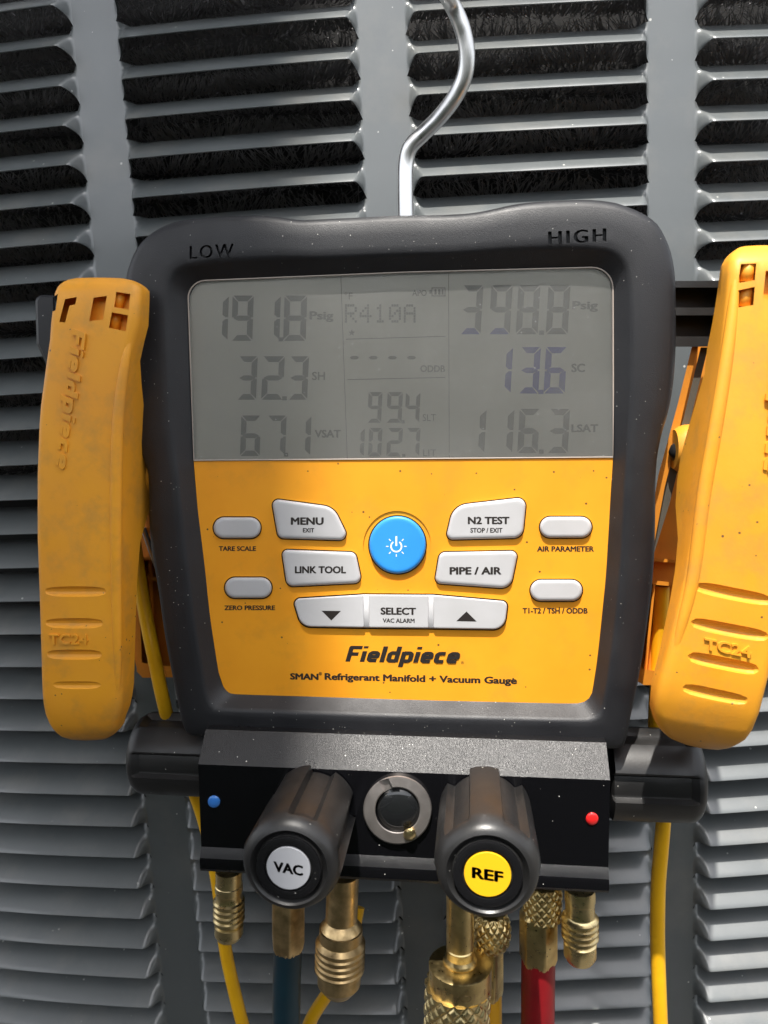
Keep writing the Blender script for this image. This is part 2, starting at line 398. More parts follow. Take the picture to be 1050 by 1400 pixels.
def project(v):
    q = MC @ (v*1000-Vector((0, -CAMD, 0))); return 525+FPX*q.x/-q.z, 700-FPX*q.y/-q.z
def lip_at(px, py):
    """height on the louvre-lip surface that the photo shows at px,py"""
    a, z = 0.0, 0.0
    for _ in range(30):
        x, y = project(PAN @ (Vector(cyl(a, z, WOUT))*MM)); a += (px-x)*.3; z += (y-py)*.3
    return z
zA, zB = lip_at(330, 203.5), lip_at(330, 1302.5); PITCH = (zA-zB)/23; HL = PITCH*.685

posts = [arc_at(180), arc_at(547), arc_at(918)]
posts = [posts[0]-(posts[1]-posts[0])]+posts+[posts[2]+(posts[2]-posts[1])]

PW = 10.0
GD = [0, .5, 1, 1.5, 2, 2.6, 3.2, 4, 5.5, 8, 11.5, 14, 18]
GH = [0, .22, .44, .63, .78, .90, .965, 1, 1, 1, 1, 1, 1]
def louver_mesh(W, seed):
    rr = random.Random(seed)
    ss = [-W/2+d for d in GD]+[-W/2+18+(W-36)*k/10 for k in range(1, 10)]+[W/2-d for d in reversed(GD)]
    hh = GH+[1]*9+list(reversed(GH))
    vs = []; fs = []; nv = 14; rows = nv+4
    wobz = [.05]; wob = [rr.uniform(-.15, .15) for _ in ss]
    for s, h in zip(ss, hh):
        d = W/2-abs(s); e = min(1, d/4.6); e = e*e*(3-2*e); e2 = min(1, d/5); e2 = e2*e2*(3-2*e2)
        bow = 1-.0*d
        zl = -(PITCH-(PITCH-HL)*h)+.10*h*math.sin(s*.035+seed*2)
        for i in range(nv+1):
            v = i/nv
            zz = -zl*v; q = min(1, zz/HL); out = -6.0*(1-q)**2.0+WOUT*(q**1.1)
            leg = 1.0 if zz <= HL else max(0.0, 1-(zz-HL)/(PITCH-HL))**1.3
            vs.append(cyl(s, zl*v, out*(e*leg if out > 0 else e2)))
        o1 = WOUT*e*(1.0 if -zl <= HL else max(0.0, 1-(-zl-HL)/(PITCH-HL))**1.3)
        vs.append(cyl(s, zl-.25*h, o1-.25)); vs.append(cyl(s, zl-.15*h, o1-1.0)); vs.append(cyl(s, zl+1.5*h, o1-1.2-1.2*h))
    n = len(ss)
    for a in range(n-1):
        for i in range(rows-1):
            fs.append((a*rows+i, (a+1)*rows+i, (a+1)*rows+i+1, a*rows+i+1))
    return mesh('louver', vs, fs, True, 60)
nl = 37; ztop = zA+6*PITCH+4.0
Z0 = {}
for c in range(4):
    W = posts[c+1]-posts[c]-2*PW; mid = (posts[c]+posts[c+1])/2
    me = louver_mesh(W, c)
    for k in range(nl):
        pput('louver', me, M['paint'], cab, mid, ztop-k*PITCH+HL-4.0)
    # plain strip (post) to the right of the column
for c in range(5):
    vs = []; fs = []
    for j in range(5):
        s = -PW+2*PW*j/4
        for z in (ztop+60, ztop-nl*PITCH-40): vs.append(cyl(s, z, 0))
    for j in range(4): fs.append((j*2, j*2+1, j*2+3, j*2+2))
    pput('post', mesh('post', vs, fs, True), M['paint'], cab, posts[c])
# near-black sheet behind everything, standing for the unlit interior
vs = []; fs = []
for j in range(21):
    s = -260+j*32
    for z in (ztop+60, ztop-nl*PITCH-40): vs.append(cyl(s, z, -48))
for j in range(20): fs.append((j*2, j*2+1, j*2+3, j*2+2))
pput('interior_shade_sheet', mesh('interior_shade_sheet', vs, fs, True), M['inner'], cab)
# spine-fin coil : tubes wrapped in thin bristles
nb = 0; V = []; F = []
rowz = np.arange(225, -20, -11.5)
for ri, z0 in enumerate(rowz):
    n = 3300
    s = rng.uniform(-260, 300, n); th = rng.normal(R(100 if ri % 2 else 60), .85, n)
    ln = rng.uniform(8, 12, n); r0 = 3.0
    wob = 1.2*np.sin(s*.05+ri*1.7)
    root_out = -26+r0*np.sin(th); root_z = z0+wob+r0*np.cos(th)
    bend = rng.normal(0, .28, n)+.5*np.sin(s*.09+ri*2.1)
    tip_out = root_out+ln*np.sin(th)*.75; tip_z = root_z+ln*np.cos(th)*.85; tip_s = s+ln*bend
    wd = rng.uniform(.22, .42, n)
    for k in range(n):
        i = len(V)
        V.append(cyl(s[k]-wd[k], root_z[k], root_out[k])); V.append(cyl(s[k]+wd[k], root_z[k], root_out[k]))
        V.append(cyl(tip_s[k]+wd[k]*.5, tip_z[k], tip_out[k])); V.append(cyl(tip_s[k]-wd[k]*.5, tip_z[k], tip_out[k]))
        F.append((i, i+1, i+2, i+3))
me = bpy.data.meshes.new('spine_fins'); me.from_pydata([(a*MM, b*MM, c*MM) for a, b, c in V], [], F)
tag(pput('spine_fins', me, M['fin'], cab), kind='stuff')

# ------------------------------------------------------------------ the gauge
GL = 'digital manifold gauge in black rubber boot, with grey display, yellow keypad and steel hook'
gauge = empty('manifold_gauge', P(552, 1225, 20), GL, 'manifold gauge')

outer = [(262,312),(300,307.5),(335,305.5),(368,305),(395,308),(420,311.5),(460,310),(506,308),(545,306),(590,305.5),(627,304.5),(650,302),(667,299),(703,291),(739,287),(793,285),(820,287),(840,291),(866,302),(882,312),(893,324),(905,349),(911,375),(913,400),(913.5,461),(912,504),(908,540),(902,568),(894,594),(888,625),(886,660),(886,700),(885,746),(882,790),(877,831),(866,903),(854,960),(849,985),(845,1000),(836,1004),(800,1004),(700,1002),(600,1000),(480,998),(380,993),(300,989),(277,987.5),(269,980),(262,955),(252,905),(243,857),(233,788),(224,733),(222,650),(217,632),(206,600),(198,553),(193.5,500),(191.5,450),(191,400),(195,375),(206,350),(222,332),(240,320)]
inner = [(258,410),(262,396),(270,388),(290,383.5),(397,378),(480,375),(560,372),(721,367),(800,365.5),(818,368),(830,377),(836.5,390),(838,430),(838.5,540),(838,625),(835,670),(828,788),(817.5,891),(812,930),(808,950),(798,959.5),(780,961.5),(700,960),(560,956.5),(420,952),(325,949),(312,946.5),(304,937),(299,918),(288,847),(280,773),(271,699),(265,640),(262,560),(258,460)]
def ray_sample(poly, c, n):
    """outline -> n radial samples from c"""
    out = []; m = len(poly)
    for k in range(n):
        a = 2*math.pi*k/n+.003; d = Vector((math.cos(a), math.sin(a))); best = 0
        for i in range(m):
            p = Vector(poly[i])-c; q = Vector(poly[(i+1) % m])-c; e = q-p
            den = d.x*e.y-d.y*e.x
            if abs(den) < 1e-9: continue
            t = (p.x*e.y-p.y*e.x)/den; u = (p.x*d.y-p.y*d.x)/den
            if t > 0 and -1e-6 <= u <= 1+1e-6: best = max(best, t)
        out.append((c.x+d.x*best, c.y+d.y*best))
    return out
def smooth(pts, per=5): return [(v.x, v.y) for v in catmull([(x, y) for x, y in pts], per, True)]
NB = 300; CC = Vector((552, 660))
oo = ray_sample(smooth(outer), CC, NB); ii = ray_sample(smooth(inner, 4), CC, NB)
O = [P(x, y, 14) for x, y in oo]; I = [P(x, y, 0) for x, y in ii]; cen = P(552, 660, 0)
def ring(t, Y, curve=0):
    res = []
    for a, b in zip(O, I):
        q = a.lerp(b, t); res.append(Vector((q.x, Y, q.z)))
    return res
def shrink(f, Y): return [Vector((cen.x+(a.x-cen.x)*f, Y, cen.z+(a.z-cen.z)*f)) for a in O]
loops = [shrink(.90, 44), shrink(.955, 41), shrink(.975, 34), shrink(.985, 22), ring(0, 18), ring(0, 12), ring(.008, 5), ring(.03, .5), ring(.075, -3), ring(.13, -4.9), ring(.20, -5.7), ring(.42, -6.1), ring(.60, -6.3), ring(.71, -6.2), ring(.765, -5.8), ring(.80, -5.0), ring(.97, -.6), ring(1.0, 0), ring(1.0, 3.0)]
body = MB().loft(loops).build('rubber_boot', M['boot'], gauge, True, 40)
# debossed HIGH and LOW
cut = []
for s_, cx, cy, wd, of in (('LOW', 291.5, 345, 59, .5), ('HIGH', 788, 325, 77, 1.1)):
    for dx in ((-of, of) if of < 1 else (-of, 0, of)):
        me = text('c', s_, cx+dx, cy, wd, 18, -4.4, None, None, -.057, 0, 0, 3.0, space=1.25, ret=True)
        bm = bmesh.new(); bm.from_mesh(me); bmesh.ops.remove_doubles(bm, verts=bm.verts, dist=2e-6); bmesh.ops.recalc_face_normals(bm, faces=bm.faces[:]); bm.to_mesh(me); bm.free()
        cut.append(me)
boolean(body, cut)

# faceplate
lcd_o = rpoly([(256.5, 384.5, 24), (560, 372), (838, 365, 28), (838.5, 540), (838, 625), (265, 629.5)])
low = [(265, 630), (838, 625.6)]+[p for p in inner if p[1] > 628 and p[0] > 552]+[p for p in inner if p[1] > 628 and p[0] < 552 and p[1] > 641]
low = [(265, 631), (838, 626.6), (835, 670), (828, 788), (817.5, 891), (811, 938, 18), (806, 962, 17), (700, 960), (560, 956.5), (420, 952), (309, 949, 20), (299, 918), (288, 847), (280, 773), (271, 699)]
face = MB().quadbox(offset(rpoly(low), .4), -.05, 1.8).build('yellow_faceplate', M['yellow'], gauge, False)
btn = {}
def pill(x0, x1, y0, y1):
    q = (y1-y0)/2; cy = (y0+y1)/2
    return [(x1-q+q*math.cos(R(a)), cy+q*math.sin(R(a))) for a in range(-90, 91, 12)]+[(x0+q+q*math.cos(R(a)), cy+q*math.sin(R(a))) for a in range(90, 271, 12)]
btn['menu'] = rpoly([(371, 681.5, 8), (456, 693, 26), (478.5, 739, 9), (380.5, 736, 9)])
btn['link'] = rpoly([(385, 751.3, 7), (486, 755, 9), (495, 797, 9), (392.5, 802, 10)])
btn['tare'] = pill(292, 356.5, 707.3, 736)
btn['zero'] = pill(307.5, 371.5, 789.5, 817.8)
btn['bar'] = rpoly([(400, 818.5, 8), (497, 812.5), (592, 813), (694.5, 822, 8), (690, 861, 18), (592, 859.5), (497, 858.5), (412, 857, 18)])
btn['n2'] = rpoly([(620, 691, 26), (719.8, 679.5, 11), (714.5, 735.5, 14), (609, 738, 8)])
btn['pipe'] = rpoly([(601, 755, 9), (708.5, 753, 8), (698, 805, 16), (594, 797.5, 8)])
btn['air'] = pill(738, 809, 706.5, 735.3)
btn['t1'] = pill(725, 796, 792.7, 821.8)
btn['power'] = circ(543.5, 745, 38.7, 39.3, 48)
cuts = [MB().quadbox(offset(p, 1.5), -2, 4) for p in btn.values()]
# thin recessed dish round the power button
dish = MB().quadbox(circ(543, 746, 46.5, 47.5, 48), -2, .45)
boolean(face, [dish]+cuts)
MB().quadbox(offset(rpoly(low), -1), 2.2, 2.9).build('keypad_backing', M['emboss'], gauge, False)
blabel = dict(menu='grey menu button', link='grey link tool button', tare='small blank grey pill button above tare scale', zero='small blank grey pill button above zero pressure', n2='grey N2 test button', pipe='grey pipe air button', air='small blank grey pill button above air parameter', t1='small blank grey pill button above T1-T2', power='round blue power button')
def capped(p, ls):
    out = [[P(x, y, Y) for x, y in offset(p, d)] for d, Y in ls]
    q = offset(p, ls[-1][0]); n = len(q); cx = sum(a for a, b in q)/n; cy = sum(b for a, b in q)/n
    for f in (.93, .4): out.append([P(cx+(x-cx)*f, cy+(y-cy)*f, ls[-1][1]) for x, y in q])
    return out
def button(key, p, matl, h=1.9, label=None, name='button'):
    ls = [(0, 2.0), (0, -h*.45), (-.5, -h*.68), (-1.5, -h*.86), (-3.0, -h*.96), (-5.0, -h)]
    o = MB().loft(capped(p, ls)).build(name, matl, gauge, True, 60)
    if label: o['label'] = label
    return o
B = {}
for k, p in btn.items():
    if k == 'bar': continue
    B[k] = button(k, p, M['blue'] if k == 'power' else M['button'], 1.9, blabel[k], 'power_button' if k == 'power' else 'button')
# the bar: three keys with shallow grooves between
segs = [('down', rpoly([(400, 818.5, 8), (497.5, 812.5, 3), (498.5, 858.5, 3), (412, 857, 18)]), 'grey down arrow key'),
        ('select', rpoly([(503.5, 812.5, 3), (586.5, 813, 3), (586.5, 859.4, 3), (504, 858.6, 3)]), 'grey select key'),
        ('up', rpoly([(592, 813, 3), (694.5, 822, 8), (690, 861, 18), (592, 859.6, 3)]), 'grey up arrow key')]
MB().loft([[P(x, y, Y) for x, y in offset(btn['bar'], d)] for d, Y in ((-.3, 2.0), (-.3, -.9), (-2.0, -1.3))]).build('key_bar', M['button'], gauge, True, 50)
for k, p, l in segs:
    ls = [(-.25, -.2), (-.25, -1.2), (-.6, -1.6), (-1.3, -1.85), (-2.2, -1.9)]
    o = MB().loft(capped(p, ls)).build('button', M['button'], gauge, True, 60); o['label'] = l; B[k] = o
bY = -1.93
def T(par, s, cx, cy, wd, h, offs=.012, Y=None, m='ink', slope=0.0, shear=0.0):
    return text('lettering', s, cx, cy, wd, h, bY if Y is None else Y, M[m], par, slope, offs, shear)
T(B['menu'], 'MENU', 420, 712.5, 45, 10.4, .022); T(B['menu'], 'EXIT', 421.8, 725, 15.6, 6, .018)
T(B['link'], 'LINK TOOL', 438, 779, 70, 10, .022)
T(B['n2'], 'N2 TEST', 668, 711.6, 57, 10.4, .022); T(B['n2'], 'STOP / EXIT', 665, 725, 44, 6.6, .016)
T(B['pipe'], 'PIPE / AIR', 650, 780.4, 71, 10.6, .022)
T(B['select'], 'SELECT', 544.5, 835.6, 48.5, 10, .022, slope=.01); T(B['select'], 'VAC ALARM', 545, 848.5, 43.6, 6, .016, slope=.01)
fY = -.1
T(gauge, 'TARE SCALE', 324.5, 750, 51, 6.6, .02, fY); T(gauge, 'ZERO PRESSURE', 341.3, 831, 69.5, 6.6, .02, fY)
T(gauge, 'AIR PARAMETER', 773, 750.4, 78, 7.4, .02, fY); T(gauge, 'T1-T2 / TSH / ODDB', 758.7, 835, 89, 7.8, .02, fY)
o = T(gauge, 'Fieldpiece', 550, 897.6, 157, 28, .045, fY, slope=.012, shear=.22); 
T(gauge, '®', 632.3, 906, 4, 4, 0, fY)
T(gauge, 'SMAN', 416, 925, 39, 9, .024, fY, slope=.02); T(gauge, '®', 438, 921, 4.5, 4.5, .01, fY)
T(gauge, 'Refrigerant Manifold + Vacuum Gauge', 573.5, 929, 263, 12.4, .021, fY, slope=.022)
def flat(name, polys, Y, m, par):
    b = MB()
    for p in polys: b.add([P(x, y, Y) for x, y in p], [tuple(range(len(p)))])
    o = b.build(name, m, par, False)
    for f in o.data.polygons:
        if f.normal.y > 0: f.flip()
    return o
flat('arrow_mark', [[(439.5, 835), (466.2, 835.3), (453, 848.3)]], bY, M['ink'], B['down'])
flat('arrow_mark', [[(623.8, 849.3), (651.8, 849.8), (637.8, 836)]], bY, M['ink'], B['up'])
# power symbol
pol = []; cx, cy = 541.8, 747
def arcseg(cx, cy, r0, r1, a0, a1, n=18):
    a = [R(a0+(a1-a0)*k/n) for k in range(n+1)]
    return [[(cx+r0*math.cos(a[k]), cy+r0*math.sin(a[k])), (cx+r1*math.cos(a[k]), cy+r1*math.sin(a[k])), (cx+r1*math.cos(a[k+1]), cy+r1*math.sin(a[k+1])), (cx+r0*math.cos(a[k+1]), cy+r0*math.sin(a[k+1]))] for k in range(n)]
pol += arcseg(cx, cy, 6.2, 8.3, -55, 235)
pol.append([(cx-1.2, cy-14), (cx+1.2, cy-14), (cx+1.2, cy-.5), (cx-1.2, cy-.5)])
for a in range(0, 360, 45):
    if a == 270: continue
    c_, s_ = math.cos(R(a)), math.sin(R(a)); q = .6
    pol.append([(cx+c_*10.6-s_*q, cy+s_*10.6+c_*q), (cx+c_*14.2-s_*q, cy+s_*14.2+c_*q), (cx+c_*14.2+s_*q, cy+s_*14.2-c_*q), (cx+c_*10.6+s_*q, cy+s_*10.6-c_*q)])
flat('power_symbol', pol, bY-.02, M['white'], B['power'])

# display
lcd = MB().quadbox(offset(lcd_o, .5), 1.2, 2.4).build('display', M['lcd'], gauge, False)
LY = 1.13
SEG = {'0': 'abcdef', '1': 'bc', '2': 'abged', '3': 'abgcd', '4': 'fgbc', '5': 'afgcd', '6': 'afgedc', '7': 'abc', '8': 'abcdefg', '9': 'abcdfg'}
def digit(ch, x0, x1, y0, y1, sl, t):
    """seven-segment figure in a pixel cell: sl = lean of the top to the right"""
    ym = (y0+y1)/2; g = t*.14
    def q(pts): return [(x+sl*(y1-y)/(y1-y0), y) for x, y in pts]
    D = {'a': [(x0+g, y0), (x1-g, y0), (x1-t, y0+t), (x0+t, y0+t)],
         'd': [(x0+t, y1-t), (x1-t, y1-t), (x1-g, y1), (x0+g, y1)],
         'g': [(x0+g+.5, ym), (x0+t, ym-t*.45), (x1-t, ym-t*.45), (x1-g-.5, ym), (x1-t, ym+t*.45), (x0+t, ym+t*.45)],
         'b': [(x1, y0+g*1.2), (x1, ym-g), (x1-t*.5, ym-g), (x1-t, ym-t*.6), (x1-t, y0+t+g)],
         'c': [(x1, y1-g*1.2), (x1, ym+g), (x1-t*.5, ym+g), (x1-t, ym+t*.6), (x1-t, y1-t-g)],
         'f': [(x0, y0+g*1.2), (x0, ym-g), (x0+t*.5, ym-g), (x0+t, ym-t*.6), (x0+t, y0+t+g)],
         'e': [(x0, y1-g*1.2), (x0, ym+g), (x0+t*.5, ym+g), (x0+t, ym+t*.6), (x0+t, y1-t-g)]}
    return {k: q(D[k]) for k in SEG[ch]}
def readout(cells, y0, y1, t, sl, dot=None, blue=False, blue_d=()):
    ds, bl = [], []
    for i, (ch, x0, x1) in enumerate(cells):
        for k, p in digit(ch, x0, x1, y0, y1, sl, t).items():
            (bl if (blue or (i in blue_d and k == 'd')) else ds).append(p)
    if dot: (bl if blue else ds).append([(dot-t*.4, y1-t*.6), (dot+t*.4, y1-t*.6), (dot+t*.4, y1+.8), (dot-t*.4, y1+.8)])
    if ds: flat('digits', ds, LY, M['seg'], lcd)
    if bl: flat('digits', bl, LY, M['seg_blue'], lcd)
readout([('1', 283, 311), ('9', 316, 345), ('1', 354, 382), ('8', 387, 418)], 404, 466, 8, 2, 384)
readout([('3', 324, 350), ('2', 357, 387), ('3', 394, 420)], 487, 546.5, 8, 2.5, 389)
readout([('6', 328, 355), ('7', 364, 390), ('1', 398, 424)], 568, 623.5, 7.5, 2, 391)
readout([('9', 502, 521), ('9', 528, 549), ('4', 553, 573)], 536, 578, 5.5, 2, 551)
readout([('1', 478, 497), ('0', 503, 521), ('2', 528, 549), ('7', 554, 573)], 585, 624, 5.5, 2, 552)
readout([('3', 629, 657), ('9', 668, 697), ('8', 705, 735), ('8', 746, 776)], 390, 457, 8.5, 4, 740.5, blue_d=(0, 1))
readout([('1', 671, 698), ('3', 709, 736), ('6', 743, 772)], 474.5, 538, 8.5, 3.5, 739.5, blue=True)
readout([('1', 634, 662), ('1', 671, 700), ('6', 707, 735), ('3', 748, 776)], 559, 619.5, 8.5, 3.5, 740)
def LT(s, cx, cy, wd, h, offs=.02): return text('display_lettering', s, cx, cy, wd, h, LY, M['seg'], lcd, 0, offs)
LT('Psig', 439.5, 433, 33, 15); LT('SH', 435.5, 514, 18, 11.5, .01); LT('VSAT', 448, 593, 36, 11)
LT('Psig', 800, 419, 35, 15); LT('SC', 790.5, 503, 19, 12); LT('LSAT', 799.5, 585.5, 37, 11)
LT('SLT', 587, 571, 18, 9.5, .0); LT('LIT', 587.5, 619, 18, 9, .0); LT('ODDB', 591.5, 504, 34, 9.5, .015)
LT('APO', 573.5, 400.5, 20, 8.5, .01); LT('°F', 476.5, 404.5, 11, 10, .0)
ln = []
def seg(x0, y0, x1, y1, t=.9):
    d = Vector((x1-x0, y1-y0)).normalized(); n = Vector((-d.y, d.x))*t/2
    ln.append([(x0-n.x, y0-n.y), (x1-n.x, y1-n.y), (x1+n.x, y1+n.y), (x0+n.x, y0+n.y)])
seg(466, 378, 475, 634); seg(613.3, 374, 614.2, 632); seg(473, 463.8, 609, 459.8, 1.2); seg(475, 519, 609, 516, 1.2)
for x in (484.5, 510.5, 536.5, 562.5): ln.append([(x-6.5, 489), (x-3.5, 486.6), (x+3.5, 486.6), (x+6.5, 489), (x+3.5, 491.4), (x-3.5, 491.4)])
ln.append([(481+(5 if k % 2 == 0 else 2.2)*math.sin(k*math.pi/5), 455-(5 if k % 2 == 0 else 2.2)*math.cos(k*math.pi/5)) for k in range(10)])
flat('display_line', ln, LY, M['seg'], lcd)
bat = []
for a in ((590, 393, 609, 394.2), (590, 404, 609, 405.2), (607.8, 393, 609, 405), (590, 393, 591.2, 405), (587, 396.5, 590, 401.5), (594, 395.5, 597, 402.7), (599, 395.5, 602, 402.7), (604, 395.5, 606.3, 402.7)):
    bat.append([(a[0], a[1]), (a[2], a[1]), (a[2], a[3]), (a[0], a[3])])
flat('battery_symbol', bat, LY, M['seg'], lcd)
FONT = {'R': ['11110', '10001', '10001', '11110', '10100', '10010', '10001'], '4': ['00010', '00110', '01010', '10010', '11111', '00010', '00010'],
        '1': ['00100', '01100', '00100', '00100', '00100', '00100', '01110'], '0': ['01110', '10001', '10011', '10101', '11001', '10001', '01110'], 'A': ['01110', '10001', '10001', '11111', '10001', '10001', '10001']}
dm = []; x = 471.5
for ch in 'R410A':
    for r in range(7):
        for c in range(5):
            if FONT[ch][r][c] == '1':
                X = x+c*3.35; Yp = 416+r*3.65; dm.append([(X, Yp), (X+2.9, Yp), (X+2.9, Yp+3.2), (X, Yp+3.2)])
    x += 20.1
flat('dot_matrix', dm, LY, M['seg'], lcd)
# clear window
gp = offset(lcd_o, -.6)
MB().quadbox(gp, -.25, .15).build('window', M['glass'], gauge, False)
rimp = [P(x, y, -.3) for x, y in lcd_o]; 
MB().loft(tube_loops(rimp+[rimp[0], rimp[1]], .28, 6), False, False).build('window_edge', M['rim'], gauge)

# hook
hk = [(555, 330, 24), (555, 300, 24), (554.5, 262, 24), (555, 225, 24), (561, 201, 23), (579, 182, 22), (600, 161, 21), (621, 134, 19), (634.5, 106, 17), (638.5, 76, 15), (633, 42, 13), (619, 8, 10), (600, -22, 1), (570, -44, 0), (530, -50, 0), (490, -35, 0), (470, -10, 4)]
hp = catmull([P(*a) for a in hk[:-2]], 8)
MB().loft(tube_loops(hp, 3.05, 20)).build('hanging_hook', M['steel'], gauge)
MB().loft([[P(x, y, Y) for x, y in circ(555, 306, r, r*.5, 20)] for r, Y in ((13, 6), (13, 22))]).build('hook_socket', M['boot'], gauge)

# manifold block: bar with bevelled top, gloss face and projecting bottom lip
MY = -20.0
XL, XR = P(273, 1100, MY).x, P(833.5, 1100, MY).x
zt = P(560, 1055, MY).z; zc = P(560, 1007, -11).z; zb = P(560, 1173, MY).z; zbb = P(560, 1208, MY-2).z
prof = [(24, zc+.3), (-10.6, zc), (MY+.5, zt+.3), (MY, zt-.3), (MY, zb+.3), (MY-.3, zb-.2), (MY-1.9, zb-3.2), (MY-2.2, zb-4.2), (MY-2.2, zbb+1.5), (MY-1.5, zbb+.3), (MY-.5, zbb), (24, zbb)]
man = MB().loft([[(x+d*((1 if x > 0 else -1)), y*(1)+(0.5 if d < 0 and y < 0 else 0), z) for y, z in prof] for x, d in ((XL, 0), (XL+.5, 0), (XR-.5, 0), (XR, 0))]).build('manifold_block', M['anod'], gauge, True, 20)
man.data.materials.append(M['anod_face'])
for p_ in man.data.polygons:
    if p_.normal.y < -.95 or abs(p_.normal.x) > .9: p_.material_index = 1
def dome(px, py, r, Y, m, name, label=None, h=.9):
    ls = [[P(x, y, Y-h*math.sin(a)) for x, y in circ(px, py, r*math.cos(a), None, 24)] for a in (0, .35, .7, 1.05, 1.35)]
    o = MB().loft([[P(x, y, Y+1) for x, y in circ(px, py, r, None, 24)]]+ls).build(name, m, gauge)
    if label: o['label'] = label
    return o
dome(292.5, 1096, 8.6, MY-.2, M['dotb'], 'colour_dot', 'blue dot at the left end'); dome(809.5, 1119.5, 8.8, MY-.2, M['dotr'], 'colour_dot', 'red dot at the right end')
# sight glass
sg = MB().loft([[P(x, y, Y) for x, y in circ(543.5, 1107.5, r, r, 56)] for r, Y in ((47, MY+.5), (47, MY-1.2), (45.5, MY-1.9), (32, MY-2.4), (30.6, MY-2.0), (30.4, MY+1.0))], False, True).build('sight_ring', M['ring'], gauge, True, 30)
boolean(sg, [MB().quadbox([(518, 1068), (531, 1064), (543, 1088), (531, 1096)], MY-6, MY-.6), MB().quadbox([(552, 1128), (562, 1122), (571, 1146), (560, 1152)], MY-6, MY-.6)])
MB().loft([[P(x, y, Y) for x, y in circ(545, 1106, r, None, 40)] for r, Y in ((30, MY+.6), (29, MY-.6), (24, MY-1.6), (16, MY-2.3), (8, MY-2.6))]).build('sight_glass', M['sight'], sg)
MB().loft([[P(x, y, Y) for x, y in circ(560, 1141, r, r, 20)] for r, Y in ((9.0, MY), (8.5, MY-2.9), (6, MY-3.6), (3, MY-3.9))]).build('sight_plug', M['brass_bright'], sg)

# knobs
def knob_mesh(Rf, Rb, L, phase):
    n = 192; prof = [(0, .90), (.02, 1.0), (.5, 1.0), (.74, 1.0), (.82, 1.0), (.86, .994), (.89, .978), (.92, .95), (.95, .91), (.975, .86), (.99, .81), (1.0, .76)]
    gw = R(17); loops = []
    for t, k in prof:
        Rr = (Rb+(Rf-Rb)*t)*k; lp = []
        gr = 1.0 if t < .83 else max(0.0, 1-(t-.83)/.07)
        for j in range(n):
            a = 2*math.pi*j/n; da = ((a-phase+math.pi/5) % (math.pi*.4))-math.pi/5
            x = max(0, min(1, (gw-abs(da))/R(2.0))); x = x*x*(3-2*x)
            dep = .165*x*gr
            lp.append((Rr*(1-dep)*math.cos(a), -L*t, Rr*(1-dep)*math.sin(a)))
        loops.append(lp)
    for t, k in ((.99, .74), (.965, .68), (.955, .655), (.975, .64), (.98, .60), (.975, .01)):
        loops.append([(Rf*k*math.cos(2*math.pi*j/n), -L*t, Rf*k*math.sin(2*math.pi*j/n)) for j in range(n)])
    b = MB(); b.loft(loops[:12]+loops[12:])
    return b
def place(o, origin, rot):
    o.matrix_basis = Matrix.Translation(Vector(origin)*MM) @ rot.to_4x4()
def knob(bx, by, Y, Rf, Rb, L, phase, word, labm, label):
    c = P(bx, by, Y); b = knob_mesh(Rf, Rb, L, phase); b.v = [(x+c.x, y+c.y, z+c.z) for x, y, z in b.v]
    o = b.build('valve_knob', M['black'], gauge, True, 34); o['label'] = label
    r = Rf*.43
    d = MB().loft([[(c.x+q*math.cos(2*math.pi*j/48), c.y-L*.99+y, c.z+q*math.sin(2*math.pi*j/48)) for j in range(48)] for q, y in ((r, .3), (r, -.35), (r*.985, -.5))]).build('label_disc', labm, o, True, 40)
    # toothed dark ring set in the front
    rg = [[(c.x+q*math.cos(2*math.pi*j/72), c.y-L+y, c.z+q*math.sin(2*math.pi*j/72)) for j in range(72)] for q, y in ((Rf*.63, .8), (Rf*.63, -.15), (Rf*.60, -.35), (Rf*.48, -.1), (Rf*.47, .6))]
    MB().loft(rg, False, False).build('trim_ring', M['black_edge'], o, True, 30)
    me = text_mesh(word, .022); xs = [v.co.x for v in me.vertices]; ys = [v.co.y for v in me.vertices]
    wm = r*1.34; hm = r*.5; sl = -.11
    for v in me.vertices:
        u = ((v.co.x-min(xs))/(max(xs)-min(xs))-.5)*wm; t = ((v.co.y-min(ys))/(max(ys)-min(ys))-.5)*hm
        v.co = Vector((c.x+u, c.y-L*.99-.56, c.z+t+u*sl))*MM
    bm = bmesh.new(); bm.from_mesh(me)
    for f in bm.faces:
        f.normal_update()
        if f.normal.y > 0: f.normal_flip()
    bm.to_mesh(me); bm.free()
    put('lettering', me, M['ink'], o)
    return o
def fix_text(): pass
knob(430, 1101, MY, 16.7, 16.0, 42, R(76), 'VAC', M['vac'], 'knob with grey VAC disc')
knob(663, 1106, MY, 17.0, 16.6, 42, R(55), 'REF', M['ref'], 'knob with yellow REF disc')
# side knobs, axes along X
def side_knob(c, sx, L, Rr, label):
    b = knob_mesh(Rr*.98, Rr, L, R(30)); v2 = []
    for x, y, z in b.v: v2.append((c.x+sx*(-y), c.y+x, c.z+z))
    b.v = v2; o = b.build('side_knob', M['black'], gauge, True, 34); o['label'] = label
cl = P(285, 1032, 17); cr = P(842, 1057, 17)
side_knob(Vector((cl.x+4, 17, cl.z)), -1, abs(P(177, 1032, 17).x-cl.x)-.5, 17.6, 'black fluted knob on the left end')
side_knob(Vector((cr.x-4, 17, cr.z)), 1, abs(P(967, 1057, 17).x-cr.x)+.3, 18.6, 'black fluted knob on the right end')

